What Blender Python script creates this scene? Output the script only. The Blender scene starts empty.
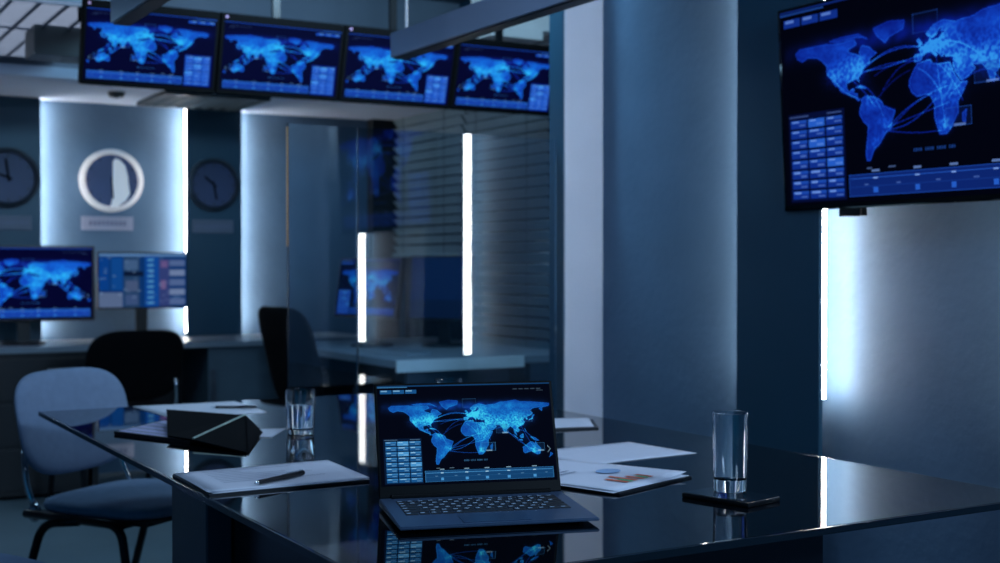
import bpy, bmesh, math, random
import numpy as np
from mathutils import Vector, Matrix
random.seed(7); PI = math.pi
C = bpy.context.scene.collection
sc = bpy.context.scene

# ------------------------------------------------------------------ materials
def lin(c):
    return tuple(((v/255)/12.92 if v/255 <= .04045 else ((v/255+.055)/1.055)**2.4) for v in c)
def mat(name, rgb, rough=.5, metal=0., bump=0., bscale=60., var=.12, vscale=6., spec=.5, coat=0., emit=None, estr=0., stretch=None):
    m = bpy.data.materials.new(name); m.use_nodes = True
    nt = m.node_tree; b = nt.nodes['Principled BSDF']
    col = lin(rgb)
    tc = nt.nodes.new('ShaderNodeTexCoord'); mp = nt.nodes.new('ShaderNodeMapping')
    nt.links.new(tc.outputs['Object'], mp.inputs['Vector'])
    if stretch: mp.inputs['Scale'].default_value = stretch
    n = nt.nodes.new('ShaderNodeTexNoise'); n.inputs['Scale'].default_value = vscale; n.inputs['Detail'].default_value = 4
    nt.links.new(mp.outputs[0], n.inputs['Vector'])
    r = nt.nodes.new('ShaderNodeValToRGB')
    r.color_ramp.elements[0].position = .3; r.color_ramp.elements[1].position = .7
    r.color_ramp.elements[0].color = tuple(v*(1-var) for v in col)+(1,)
    r.color_ramp.elements[1].color = tuple(min(1, v*(1+var)) for v in col)+(1,)
    nt.links.new(n.outputs['Fac'], r.inputs[0]); nt.links.new(r.outputs[0], b.inputs['Base Color'])
    b.inputs['Roughness'].default_value = rough; b.inputs['Metallic'].default_value = metal
    b.inputs['Specular IOR Level'].default_value = spec
    b.inputs['Coat Weight'].default_value = coat; b.inputs['Coat Roughness'].default_value = .05
    if bump:
        n2 = nt.nodes.new('ShaderNodeTexNoise'); n2.inputs['Scale'].default_value = bscale
        nt.links.new(mp.outputs[0], n2.inputs['Vector'])
        bp = nt.nodes.new('ShaderNodeBump'); bp.inputs['Strength'].default_value = bump; bp.inputs['Distance'].default_value = .01
        nt.links.new(n2.outputs['Fac'], bp.inputs['Height']); nt.links.new(bp.outputs[0], b.inputs['Normal'])
    if emit:
        b.inputs['Emission Color'].default_value = lin(emit)+(1,); b.inputs['Emission Strength'].default_value = estr
    return m
def emat(name, rgb, s):
    m = bpy.data.materials.new(name); m.use_nodes = True; nt = m.node_tree
    nt.nodes.clear(); e = nt.nodes.new('ShaderNodeEmission'); o = nt.nodes.new('ShaderNodeOutputMaterial')
    e.inputs[0].default_value = lin(rgb)+(1,); e.inputs[1].default_value = s
    nt.links.new(e.outputs[0], o.inputs[0]); return m
def glassmat(name, rgb=(255, 255, 255), ior=1.48, rough=0.):
    m = bpy.data.materials.new(name); m.use_nodes = True; nt = m.node_tree
    nt.nodes.clear(); g = nt.nodes.new('ShaderNodeBsdfGlass'); o = nt.nodes.new('ShaderNodeOutputMaterial')
    g.inputs['Color'].default_value = lin(rgb)+(1,); g.inputs['IOR'].default_value = ior; g.inputs['Roughness'].default_value = rough
    nt.links.new(g.outputs[0], o.inputs[0]); return m
def panemat(name, tint, k):
    # thin pane: clear with Fresnel mirror reflections from both faces
    m = bpy.data.materials.new(name); m.use_nodes = True; nt = m.node_tree
    nt.nodes.clear(); o = nt.nodes.new('ShaderNodeOutputMaterial')
    t = nt.nodes.new('ShaderNodeBsdfTransparent'); t.inputs[0].default_value = lin(tint)+(1,)
    g = nt.nodes.new('ShaderNodeBsdfGlossy'); g.inputs['Roughness'].default_value = 0.0
    g.inputs['Color'].default_value = (1, 1, 1, 1)
    f = nt.nodes.new('ShaderNodeFresnel'); f.inputs['IOR'].default_value = 1.5
    mu = nt.nodes.new('ShaderNodeMath'); mu.operation = 'MULTIPLY'; mu.inputs[1].default_value = k; mu.use_clamp = True
    x = nt.nodes.new('ShaderNodeMixShader')
    nt.links.new(f.outputs[0], mu.inputs[0]); nt.links.new(mu.outputs[0], x.inputs[0])
    nt.links.new(t.outputs[0], x.inputs[1]); nt.links.new(g.outputs[0], x.inputs[2]); nt.links.new(x.outputs[0], o.inputs[0])
    return m
def screenmat(name, s):
    m = bpy.data.materials.new(name); m.use_nodes = True; nt = m.node_tree
    b = nt.nodes['Principled BSDF']
    a = nt.nodes.new('ShaderNodeAttribute'); a.attribute_name = 'pixels'
    b.inputs['Base Color'].default_value = (.001, .0015, .003, 1); b.inputs['Roughness'].default_value = .08; b.inputs['Specular IOR Level'].default_value = 0.
    nt.links.new(a.outputs['Color'], b.inputs['Emission Color']); b.inputs['Emission Strength'].default_value = s
    return m

M = dict(
    niche=mat('satin_wall_panel', (84, 112, 138), .6, 0., spec=.15, bump=.2, bscale=35, var=.06),
    panel=mat('dark_wall_panel', (28, 70, 92), .45, .1, var=.05, vscale=3),
    column=mat('painted_column', (176, 190, 208), .6, bump=.08, bscale=120, var=.03),
    ceiling=mat('ceiling_paint', (96, 108, 124), .8, bump=.1, bscale=90, var=.05),
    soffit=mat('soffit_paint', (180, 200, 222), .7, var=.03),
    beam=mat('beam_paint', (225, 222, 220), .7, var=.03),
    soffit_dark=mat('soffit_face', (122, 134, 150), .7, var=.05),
    dark=mat('dark_reveal', (22, 32, 40), .6),
    floor=mat('floor_tile', (88, 104, 112), .45, bump=.1, bscale=20, var=.12, vscale=2),
    wallgrey=mat('wall_grey', (90, 110, 124), .7, var=.04),
    black=mat('black_plastic', (10, 11, 14), .35),
    blackm=mat('black_matte', (5, 5, 7), .85, spec=.15),
    blackg=mat('black_gloss', (4, 5, 8), .06, coat=.5),
    tableg=mat('black_glass_top', (3, 6, 10), .025, spec=.75, coat=0., var=.02),
    tedge=mat('polished_table_edge', (20, 32, 40), .2, .3),
    tbody=mat('table_body', (8, 12, 18), .25, var=.05),
    tleg=mat('table_leg_side', (30, 44, 56), .35, var=.05),
    chrome=mat('chrome', (215, 220, 226), .12, 1.),
    steel=mat('brushed_steel', (150, 158, 168), .3, 1., stretch=(1, 1, 20)),
    lamp=mat('anodised_lamp', (160, 174, 198), .38, .35, var=.05, vscale=4),
    lampu=mat('lamp_underside', (20, 26, 34), .5),
    fabric=mat('grey_fabric', (124, 142, 168), .95, bump=.35, bscale=500, var=.06, vscale=40),
    fabric_blk=mat('black_fabric', (5, 5, 8), .95, spec=.1, bump=.3, bscale=400),
    fabric_teal=mat('slate_fabric', (96, 118, 146), .95, bump=.3, bscale=400),
    tube=mat('black_tube', (18, 20, 24), .3, .5),
    paper=mat('white_paper', (222, 222, 230), .85, var=.015, vscale=30),
    paper2=mat('lavender_paper', (190, 188, 220), .85, var=.05, vscale=60),
    folder=mat('dark_folder', (14, 18, 26), .45),
    lap=mat('slate_aluminium', (70, 90, 116), .4, .45, var=.03, vscale=40),
    lapdark=mat('dark_bezel', (4, 5, 7), .5, spec=.1),
    key=mat('key_plastic', (16, 19, 26), .5),
    keyglyph=mat('key_legend', (170, 190, 210), .5),
    orange=mat('orange_print', (212, 110, 80), .8), green=mat('green_print', (90, 170, 120), .8),
    blueprint=mat('pale_blue_print', (150, 180, 214), .8), greyprint=mat('grey_print', (140, 146, 162), .8),
    deskw=mat('pale_desk_top', (128, 138, 148), .3, var=.03),
    deskedge=mat('pale_desk_edge', (240, 240, 240), .5, var=.03),
    deskd=mat('dark_desk', (10, 13, 19), .45),
    deskp=mat('desk_panel', (74, 92, 104), .5),
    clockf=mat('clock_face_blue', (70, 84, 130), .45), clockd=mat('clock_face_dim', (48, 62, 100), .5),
    clock_glare=mat('clock_glare_white', (235, 236, 238), .5, emit=(200, 206, 214), estr=.35),  # glowing white, glare on the clock glass put into the colour
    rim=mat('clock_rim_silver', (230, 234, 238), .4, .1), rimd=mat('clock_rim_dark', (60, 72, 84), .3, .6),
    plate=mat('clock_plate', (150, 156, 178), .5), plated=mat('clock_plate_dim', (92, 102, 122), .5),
    plateink=mat('plate_lettering', (98, 106, 132), .5),
    blind=mat('blind_slat', (120, 146, 160), .4, .2, var=.05),
    amber_glint=mat('amber_glint', (170, 136, 96), .3, 1.),
    led=emat('led_white', (248, 236, 230), 84.),
    ledb=emat('led_white_dim', (248, 236, 230), 72.),
    ledw=emat('led_white_wide', (240, 236, 234), 24.),
    tube_on=emat('fluorescent_tube', (190, 206, 236), .95),
    glass=glassmat('drinking_glass'), water=glassmat('water', (244, 250, 255), 1.33),
    pane=panemat('partition_glass', (232, 244, 250), 2.2),
    winglass=mat('night_window', (6, 14, 24), .05),
    louvre=mat('louvre_metal', (110, 124, 138), .3, .6),
    vent=mat('vent_grey', (40, 56, 62), .5), ventl=mat('vent_frame', (70, 88, 94), .5),
    screen=screenmat('lit_screen', 1.0), screen_tv=screenmat('lit_screen_tv', .85), screen_dim=screenmat('lit_screen_dim', .6),
    rod=mat('white_rod', (225, 230, 235), .4, .0, emit=(170, 190, 205), estr=.12),  # faint emission stands in for light catching the rod
)

# ------------------------------------------------------------------ mesh helpers
class MB:
    def __init__(s): s.bm = bmesh.new()
    def add(s, verts, M4=None):
        if M4: bmesh.ops.transform(s.bm, matrix=M4, verts=verts)
        return verts
    def box(s, x0, x1, y0, y1, z0, z1, bev=0, T=None):
        r = bmesh.ops.create_cube(s.bm, size=1)['verts']
        bmesh.ops.transform(s.bm, matrix=Matrix.Translation(((x0+x1)/2, (y0+y1)/2, (z0+z1)/2)) @ Matrix.Diagonal((x1-x0, y1-y0, z1-z0, 1)), verts=r)
        if bev:
            es = list({e for v in r for e in v.link_edges})
            rr = bmesh.ops.bevel(s.bm, geom=es, offset=bev, segments=2, affect='EDGES', profile=.6)
            r = list({v for f in rr['faces'] for v in f.verts} | {v for v in r if v.is_valid})
        if T: bmesh.ops.transform(s.bm, matrix=T, verts=r)
        return s
    def cyl(s, p0, p1, r0, r1=None, seg=16):
        p0, p1 = Vector(p0), Vector(p1); d = p1-p0; r1 = r0 if r1 is None else r1
        v = bmesh.ops.create_cone(s.bm, cap_ends=True, segments=seg, radius1=r0, radius2=r1, depth=d.length)['verts']
        q = Vector((0, 0, 1)).rotation_difference(d.normalized()).to_matrix().to_4x4()
        bmesh.ops.transform(s.bm, matrix=Matrix.Translation((p0+p1)/2) @ q, verts=v); return s
    def sphere(s, c, r, sc3=(1, 1, 1)):
        v = bmesh.ops.create_uvsphere(s.bm, u_segments=12, v_segments=8, radius=r)['verts']
        bmesh.ops.transform(s.bm, matrix=Matrix.Translation(c) @ Matrix.Diagonal(tuple(sc3)+(1,)), verts=v); return s
    def tube(s, pts, r, seg=10, rad=.03):
        # bent tube through points with rounded corners
        P = [Vector(p) for p in pts]; Q = [P[0]]
        for i in range(1, len(P)-1):
            a = (P[i-1]-P[i]); b = (P[i+1]-P[i]); ra = min(rad, a.length*.45, b.length*.45)
            A = P[i]+a.normalized()*ra; B = P[i]+b.normalized()*ra
            for k in range(7):
                t = k/6; Q.append((1-t)**2*A+2*t*(1-t)*P[i]+t*t*B)
        Q.append(P[-1]); rings = []
        up = None
        for i, q in enumerate(Q):
            d = (Q[min(i+1, len(Q)-1)]-Q[max(i-1, 0)]).normalized()
            if up is None: up = d.orthogonal().normalized()
            up = (up-d*up.dot(d)).normalized(); w = d.cross(up)
            rings.append([s.bm.verts.new(q+r*(math.cos(a)*up+math.sin(a)*w)) for a in [2*PI*k/seg for k in range(seg)]])
        for a, b in zip(rings, rings[1:]):
            for k in range(seg): s.bm.faces.new((a[k], a[(k+1) % seg], b[(k+1) % seg], b[k]))
        s.bm.faces.new(rings[0][::-1]); s.bm.faces.new(rings[-1]); return s
    def lathe(s, prof, seg=40, c=(0, 0, 0), closed=False):
        rings = []
        for r, z in prof:
            if r < 1e-6: rings.append([s.bm.verts.new((c[0], c[1], c[2]+z))])
            else: rings.append([s.bm.verts.new((c[0]+r*math.cos(2*PI*k/seg), c[1]+r*math.sin(2*PI*k/seg), c[2]+z)) for k in range(seg)])
        n = len(rings); pr = list(zip(rings, rings[1:]))
        if closed: pr.append((rings[-1], rings[0]))
        for a, b in pr:
            for k in range(seg):
                k2 = (k+1) % seg
                if len(a) == 1 and len(b) == 1: continue
                if len(a) == 1: s.bm.faces.new((a[0], b[k2], b[k]))
                elif len(b) == 1: s.bm.faces.new((a[k], a[k2], b[0]))
                else: s.bm.faces.new((a[k], a[k2], b[k2], b[k]))
        return s
    def poly(s, pts, th=0):
        vs = [s.bm.verts.new(p) for p in pts]; f = s.bm.faces.new(vs)
        if th:
            r = bmesh.ops.extrude_face_region(s.bm, geom=[f])
            bmesh.ops.translate(s.bm, vec=(0, 0, th), verts=[g for g in r['geom'] if isinstance(g, bmesh.types.BMVert)])
        return s
    def solid(s, pts, faces):
        vs = [s.bm.verts.new(p) for p in pts]
        for f in faces: s.bm.faces.new([vs[i] for i in f])
        return s
    def cushion(s, w, h, t, n=3.2, curve=0., T=None, p=3.):
        # padded rounded-rectangle lying in local x (w) / z (h), thickness along y
        S, R = 48, 7; grid = {}; new = []
        def sp(c): return math.copysign(abs(c)**(2/n), c)
        for side in (1, -1):
            for j in range(R+1):
                r = math.sin(PI/2*j/R)
                yy = side*t/2*(max(0, 1-r**p))**(1/p)
                for k in range(S if j else 1):
                    a = 2*PI*k/S; x = w/2*r*sp(math.cos(a)); z = h/2*r*sp(math.sin(a))
                    if side == -1 and j == R: grid[(side, j, k)] = grid[(1, j, k)]; continue
                    v = s.bm.verts.new((x, yy+curve*(x/(w/2))**2, z)); grid[(side, j, k)] = v; new.append(v)
        for side in (1, -1):
            for k in range(S):
                k2 = (k+1) % S
                f = [grid[(side, 0, 0)], grid[(side, 1, k)], grid[(side, 1, k2)]]
                s.bm.faces.new(f if side < 0 else f[::-1])
                for j in range(1, R):
                    f = [grid[(side, j, k)], grid[(side, j+1, k)], grid[(side, j+1, k2)], grid[(side, j, k2)]]
                    s.bm.faces.new(f if side < 0 else f[::-1])
        if T: bmesh.ops.transform(s.bm, matrix=T, verts=new)
        return s
    def build(s, name, m, parent=None, smooth=False, loc=None):
        bmesh.ops.recalc_face_normals(s.bm, faces=s.bm.faces)
        me = bpy.data.meshes.new(name); s.bm.to_mesh(me); s.bm.free()
        if smooth:
            for p in me.polygons: p.use_smooth = True
            if smooth == 'a':
                me.set_sharp_from_angle(angle=math.radians(35))
        me.materials.append(m)
        o = bpy.data.objects.new(name, me); C.objects.link(o)
        if parent: o.parent = parent
        if loc: o.location = loc
        return o
def tag(o, label, cat, group=None):
    o['label'] = label; o['category'] = cat
    if group: o['group'] = group
    return o
def thing(name, label, cat, loc=(0, 0, 0), rz=0, group=None):
    o = bpy.data.objects.new(name, None); o.empty_display_size = .05; C.objects.link(o)
    o.location = loc; o.rotation_euler = (0, 0, rz)
    return tag(o, label, cat, group)
def struct(o): o['kind'] = 'structure'; return o
def dup(root, loc, rz, label, group=None):
    r = root.copy(); C.objects.link(r); r.location = loc; r.rotation_euler = (0, 0, rz); r['label'] = label
    if group: r['group'] = group
    for ch in list(root.children):
        c = ch.copy(); C.objects.link(c); c.parent = r
        for g in ch.children:
            d = g.copy(); C.objects.link(d); d.parent = c
    return r
R = math.radians

# ------------------------------------------------------------------ screen pictures (vertex colours on a fine grid)
NA = [(-168,66),(-162,70),(-140,70),(-125,70),(-110,68),(-95,69),(-85,69),(-82,64),(-94,60),(-92,57),(-82,54),(-79,52),(-78,58),(-75,62),(-65,59),(-60,54),(-56,52),(-65,48),(-65,44),(-70,43),(-75,38),(-76,35),(-81,31),(-80,26),(-82,28),(-84,30),(-90,29),(-97,27),(-97,22),(-94,18),(-90,21),(-87,21),(-88,16),(-83,15),(-83,10),(-80,9),(-82,8),(-86,12),(-92,14),(-96,16),(-105,20),(-109,26),(-113,31),(-110,24),(-115,30),(-118,34),(-124,40),(-124,48),(-130,54),(-137,58),(-150,60),(-158,57),(-165,60)]
SA = [(-79,9),(-72,12),(-62,10),(-52,5),(-50,0),(-35,-6),(-39,-14),(-41,-22),(-48,-27),(-54,-34),(-58,-38),(-63,-41),(-66,-46),(-69,-52),(-73,-52),(-74,-45),(-73,-37),(-71,-28),(-70,-18),(-76,-13),(-81,-5),(-80,1),(-77,6)]
AF = [(-17,15),(-16,21),(-10,30),(-6,35),(10,37),(11,33),(20,31),(32,31),(35,24),(38,18),(43,12),(51,12),(46,3),(40,-5),(40,-15),(35,-22),(32,-28),(26,-34),(18,-34),(14,-23),(12,-15),(13,-6),(9,2),(5,5),(-8,4),(-14,9)]
EA = [(-9,37),(-9,43),(-1,44),(-4,48),(3,51),(8,54),(10,57),(12,54),(20,55),(24,59),(30,60),(22,61),(25,65),(20,63),(17,58),(12,56),(8,58),(5,61),(14,68),(25,71),(40,67),(45,68),(60,69),(70,73),(85,74),(105,77),(115,73),(140,72),(160,70),(179,68),(178,63),(163,60),(162,52),(156,57),(160,61),(143,59),(135,54),(141,48),(135,43),(130,42),(127,39),(129,35),(126,35),(125,39),(118,39),(122,37),(119,34),(122,30),(118,24),(110,21),(106,19),(109,12),(105,9),(100,13),(103,2),(98,8),(97,17),(90,22),(82,16),(80,8),(76,9),(72,20),(67,25),(57,26),(60,22),(52,16),(44,13),(38,21),(35,28),(36,36),(27,37),(26,40),(23,37),(19,41),(13,45),(18,40),(16,38),(10,44),(4,43),(0,40),(-2,37)]
AU = [(114,-22),(122,-18),(130,-12),(136,-12),(140,-17),(142,-11),(146,-19),(153,-26),(150,-37),(144,-38),(137,-34),(131,-31),(118,-35),(115,-33)]
LAND = [NA, SA, AF, EA, AU, [(-45,60),(-55,68),(-60,76),(-40,80),(-20,78),(-22,70),(-40,65)], [(-120,72),(-100,74),(-80,74),(-65,66),(-75,70),(-90,71),(-110,70)],
        [(44,-17),(49,-13),(47,-25),(44,-24)], [(-5,50),(1,52),(-2,56),(-4,58),(-6,56),(-3,53)], [(131,33),(140,36),(141,41),(145,44),(141,45),(139,38),(131,34)],
        [(95,5),(105,-6),(101,0)], [(105,-7),(115,-9),(113,-6)], [(109,1),(117,6),(117,-3),(111,-3)], [(131,-1),(141,-3),(150,-10),(142,-9),(135,-4)],
        [(120,18),(125,8),(122,12)], [(173,-35),(178,-38),(168,-46),(172,-42)], [(-85,22),(-75,20),(-70,19),(-78,23)]]
def mu_(lon): return .562+.00268*(lon-20)
def mv_(lat): return .550-.0049*lat
def blur(a, n):
    for _ in range(n):
        b = a.copy(); b[1:] += a[:-1]; b[:-1] += a[1:]; a = b/3
        b = a.copy(); b[:, 1:] += a[:, :-1]; b[:, :-1] += a[:, 1:]; a = b/3
    return a
def map_picture(W, H, tint):
    v, u = np.mgrid[0:H, 0:W]; u = (u+.5)/W; v = (v+.5)/H
    land = np.zeros((H, W), bool)
    for poly in LAND:
        P = [(mu_(a), mv_(b)) for a, b in poly]; ins = np.zeros((H, W), bool)
        for (x0, y0), (x1, y1) in zip(P, P[1:]+P[:1]):
            if y0 == y1: continue
            c = ((y0 > v) != (y1 > v)) & (u < (x1-x0)*(v-y0)/(y1-y0)+x0); ins ^= c
        land |= ins
    land = land.astype(float)
    rng = np.random.RandomState(3)
    k = W/400.
    edge = np.clip(np.abs(land-blur(land, 1))*3, 0, 1)
    halo = blur(land, int(10*k*k)+2)
    hot = np.zeros((H, W))
    for lo, la, s, w in [(-80,40,.035,1.),(-95,38,.05,.7),(-118,36,.03,.8),(-75,22,.025,.5),(10,50,.035,1.4),(2,45,.03,.8),(30,48,.05,.8),(38,30,.035,.9),(30,8,.05,.7),(25,-25,.02,1.2),(76,24,.04,1.),(95,40,.06,.5),(112,32,.04,1.),(135,38,.03,.8),(105,14,.03,.6),(140,-30,.03,1.),(-47,-20,.03,.5),(-65,8,.03,.5),(-60,-35,.02,.4),(60,35,.04,.6),(120,-3,.03,.4)]:
        hot += w*np.exp(-(((u-mu_(lo))/s)**2+((v-mv_(la))/(s*1.5))**2))
    noise = blur(rng.rand(H, W), 2); noise = np.clip((noise-.5)*6+.5, 0, 1)
    noise2 = blur(rng.rand(H, W), 30); noise2 = np.clip((noise2-noise2.mean())/(noise2.std()*2)+.5, 0, 1)
    north = np.clip((.30-v)/.12, 0, 1)
    I = land*(.20+.22*noise2+.10*noise)*(1-.45*north)+edge*.38*(1-.5*north)+halo*.14+hot*(.25+.6*land)*(.5+.6*noise)*.95
    I += np.exp(-((v-.225)/.05)**2)*np.exp(-((u-.5)/.45)**4)*.30*(.3+noise2)
    def line(p, q, bow, a, w=.0022):
        nonlocal I
        t = np.linspace(0, 1, 260)
        x = p[0]+(q[0]-p[0])*t; y = p[1]+(q[1]-p[1])*t-bow*np.sin(PI*t)
        xi = np.clip((x*W).astype(int), 0, W-1); yi = np.clip((y*H).astype(int), 0, H-1)
        Z = np.zeros((H, W)); Z[yi, xi] = 1
        I += a*(Z+.6*blur(Z, 1))
    P = lambda lo, la: (mu_(lo), mv_(la))
    for a, b, bw, s in [((-75,40),(0,50),.03,.5),((-75,38),(5,48),.05,.4),((-78,36),(-5,42),-.01,.5),((-80,34),(-8,38),.015,.4),((-45,-22),(10,5),.02,.4),((-43,-24),(15,0),-.03,.4),((-42,-23),(28,10),.03,.35),((-44,-25),(20,-30),-.01,.35),((-40,-20),(30,-5),.0,.35),
                        ((-60,30),(-20,40),.01,.2),((-50,15),(-10,38),.03,.25),((-60,5),(-15,30),.02,.2),((15,50),(25,-28),-.02,.3),((10,50),(75,25),.05,.35),((30,0),(76,20),.03,.3),((80,15),(140,-30),-.02,.35),((76,12),(128,-28),.03,.25),((110,30),(140,-25),-.02,.25),((-118,36),(-80,10),-.02,.3),((-75,22),(-50,-10),.03,.3),((-90,30),(-60,0),.01,.3),((20,30),(45,-5),.02,.3),((-5,30),(20,5),.02,.3),((105,14),(140,-8),.03,.3)]:
        line(P(*a), P(*b), bw, s)
    img = np.zeros((H, W, 3)); I = np.clip(I, 0, 1.6)
    bg, c1, c2, c3 = [np.array(x, float) for x in tint['ramp']]
    t = I[..., None]
    img = np.where(t < .35, bg+(c1-bg)*(t/.35), np.where(t < .8, c1+(c2-c1)*((t-.35)/.45), c2+(c3-c2)*np.clip((t-.8)/.6, 0, 1)))
    def rect(u0, u1, v0, v1, col, a=1.):
        m = (u >= u0) & (u < u1) & (v >= v0) & (v < v1)
        img[m] = img[m]*(1-a)+np.array(col, float)*a
    def frame(u0, u1, v0, v1, col, a=.5, fill=.25):
        rect(u0, u1, v0, v1, tint['ui'], fill); e = 1.2/W; g = 1.2/H
        rect(u0, u1, v0, v0+g, col, a); rect(u0, u1, v1-g, v1, col, a); rect(u0, u0+e, v0, v1, col, a); rect(u1-e, u1, v0, v1, col, a)
    ui, uib, txt = tint['ui'], tint['uib'], tint['txt']
    frame(.575, .655, .60, .685, uib); frame(.48, .56, .15, .24, uib, .3, .05); frame(.665, .735, .42, .51, uib, .35); frame(.80, .88, .28, .40, uib, .35, .1); frame(.885, .94, .62, .70, uib)
    for (a, b) in [(.60, .675), (.70, .50), (.9, .69)]: rect(a, a+.035, b, b+.012, txt, .6)
    # side table
    rect(.02, .235, .535, .985, tint['uid'], .9); rect(.025, .10, .545, .553, txt, .4); rect(.17, .225, .545, .553, txt, .4)
    hi = {(0, 1), (2, 1), (4, 2)}
    for r_ in range(8):
        for c_ in range(3):
            u0 = .03+c_*.068; v0 = .565+r_*.052
            rect(u0, u0+.062, v0, v0+.042, uib if (r_, c_) in hi else ui, .95)
            rect(u0, u0+.062, v0, v0+.016, uib, .5)
            rect(u0+.006, u0+.03+.01*((r_*c_) % 2), v0+.006, v0+.014, txt, .75); rect(u0+.032, u0+.056, v0+.025, v0+.033, txt, .45)
    # bottom timeline bar
    frame(.245, .98, .865, .975, uib, .5, .75); rect(.25, .975, .885, .889, uib, .8); rect(.25, .975, .925, .928, uib, .25)
    for i, x in enumerate((.34, .48, .595, .72, .87)):
        rect(x-.012, x+.014, .85, .858, txt, .7); rect(x-.008, x+.008, .935, .96, uib, .95); rect(x-.008, x+.008, .885, .893, txt, .9)
    for x in (.30, .41, .54, .655, .79, .93): rect(x, x+.015, .915, .922, txt, .4)
    rect(.31, .33, .838, .846, txt, .5); rect(.385, .41, .838, .846, txt, .5)
    # header
    rect(.0, 1., .0, .012, ui, .7); rect(.0, .17, .014, .022, uib, .7)
    for i in range(3): rect(.015+i*.071, .08+i*.071, .045, .085, ui, .95); rect(.02+i*.071, .055+i*.071, .05, .062, txt, .6)
    for i in range(5): rect(.78+i*.035, .805+i*.035, .055, .063, txt, .3)
    rect(.92, .96, .075, .082, txt, .3)
    for i in range(18):
        if i % 5 != 4: rect(.47+i*.0075, .475+i*.0075, .765, .782, tint['uib'], .55)
    frame(.95, .975, .645, .70, txt, .0, 0)
    for i in range(6): rect(.955+i*.003, .959+i*.003, .65+i*.006, .657+i*.006, txt, .6); rect(.955+i*.003, .959+i*.003, .713-i*.006, .72-i*.006, txt, .6)
    return img/255
def data_picture(W, H):
    img = np.zeros((H, W, 3)); img[:] = (16, 62, 128)
    rng = np.random.RandomState(11)
    def rect(u0, u1, v0, v1, c): img[int(v0*H):int(v1*H), int(u0*W):int(u1*W)] = c
    rect(0, 1, 0, .05, (110, 160, 220)); rect(0, .12, .08, .68, (14, 74, 160)); rect(.14, .27, .08, .68, (20, 84, 166))
    rect(0, .27, .72, 1, (104, 126, 168)); rect(.28, .46, .05, 1, (44, 78, 122)); rect(.29, .44, .12, .3, (78, 112, 158)); rect(.28, .5, .34, .42, (14, 30, 60)); rect(.3, .44, .5, .7, (84, 104, 146)); rect(.3, .44, .76, .95, (70, 96, 146))
    rect(.52, .68, .06, 1, (20, 84, 176))
    for i in range(9): rect(.55, .62, .1+i*.1, .14+i*.1, (110, 190, 240))
    rect(.68, .8, .1, 1, (60, 76, 140)); rect(.7, .78, .14, .26, (120, 100, 160)); rect(.7, .76, .5, .66, (130, 110, 165))
    for i in range(5): rect(.8, .98, .12+i*.18, .24+i*.18, (130, 152, 196) if i % 2 else (96, 122, 176))
    for i in range(40):
        a, b = rng.rand(2); rect(a*.95, a*.95+.03, b*.95, b*.95+.012, (150, 180, 220))
    return blur(img[..., 0], 1)[..., None]*[1, 0, 0]/255+blur(img[..., 1], 1)[..., None]*[0, 1, 0]/255+blur(img[..., 2], 1)[..., None]*[0, 0, 1]/255
def screen_mesh(name, img, w, h, mirror=False):
    """grid in local x/z, facing local -y, centred"""
    H, W = img.shape[:2]
    if mirror: img = img[:, ::-1]
    xs = np.linspace(-w/2, w/2, W+1); zs = np.linspace(h/2, -h/2, H+1)
    X, Z = np.meshgrid(xs, zs); co = np.stack([X, np.zeros_like(X), Z], -1).reshape(-1, 3)
    i = np.arange(H)[:, None]*(W+1)+np.arange(W)[None]; i = i.reshape(-1)
    q = np.stack([i, i+W+1, i+W+2, i+1], 1)
    me = bpy.data.meshes.new(name); me.from_pydata([], [], [])
    me.vertices.add(len(co)); me.vertices.foreach_set('co', co.ravel())
    me.loops.add(q.size); me.loops.foreach_set('vertex_index', q.ravel().astype(np.int32))
    me.polygons.add(len(q)); me.polygons.foreach_set('loop_start', np.arange(0, q.size, 4, dtype=np.int32))
    me.update(calc_edges=True)
    s = np.clip(img, 0, 1); l = np.where(s <= .04045, s/12.92, ((s+.055)/1.055)**2.4).reshape(-1, 3)
    at = me.color_attributes.new('pixels', 'FLOAT_COLOR', 'CORNER')
    col = np.repeat(np.concatenate([l, np.ones((len(l), 1))], 1), 4, 0)
    at.data.foreach_set('color', col.ravel().astype(np.float32))
    return me
def screen_obj(name, me, m, parent, loc=(0, 0, 0), rot=(0, 0, 0)):
    o = bpy.data.objects.new(name, me.copy() if me.materials else me)
    o.data.materials.clear(); o.data.materials.append(m); C.objects.link(o); o.parent = parent; o.location = loc; o.rotation_euler = rot
    return o
LAPT = dict(ramp=[(3, 5, 16), (12, 58, 150), (22, 118, 200), (60, 206, 240)], ui=(24, 84, 140), uib=(74, 150, 208), uid=(8, 26, 54), txt=(170, 215, 240))
TVT = dict(ramp=[(2, 3, 14), (8, 26, 130), (18, 72, 205), (50, 155, 250)], ui=(18, 52, 150), uib=(40, 100, 214), uid=(6, 16, 60), txt=(130, 170, 250))
MONT = dict(ramp=[(4, 5, 42), (14, 40, 160), (20, 110, 220), (44, 180, 245)], ui=(24, 80, 200), uib=(60, 140, 235), uid=(10, 34, 130), txt=(130, 190, 250))

# ------------------------------------------------------------------ room shell
XR, YG, YB, XF = 2.62, 3.818, 7.215, 3.44      # right wall, glass line, back wall, far room's right wall
ZC = 2.62
struct(MB().box(-2.6, XF+.2, -1.2, YB+.15, -.1, 0).build('floor', M['floor']))
struct(MB().box(-2.6, XF+.2, -.3, YB+.15, ZC, ZC+.1).build('ceiling', M['ceiling']))
struct(MB().box(XR, XR+.1, -1.2, 3.925, 0, ZC).build('wall_right', M['niche']))
struct(MB().box(-2.6, XF+.2, YB, YB+.15, 0, ZC).build('wall_back', M['niche']))
struct(MB().box(XR+.1, XF+.12, 3.83, 3.925, 0, ZC).build('wall_side', M['wallgrey']))
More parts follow.
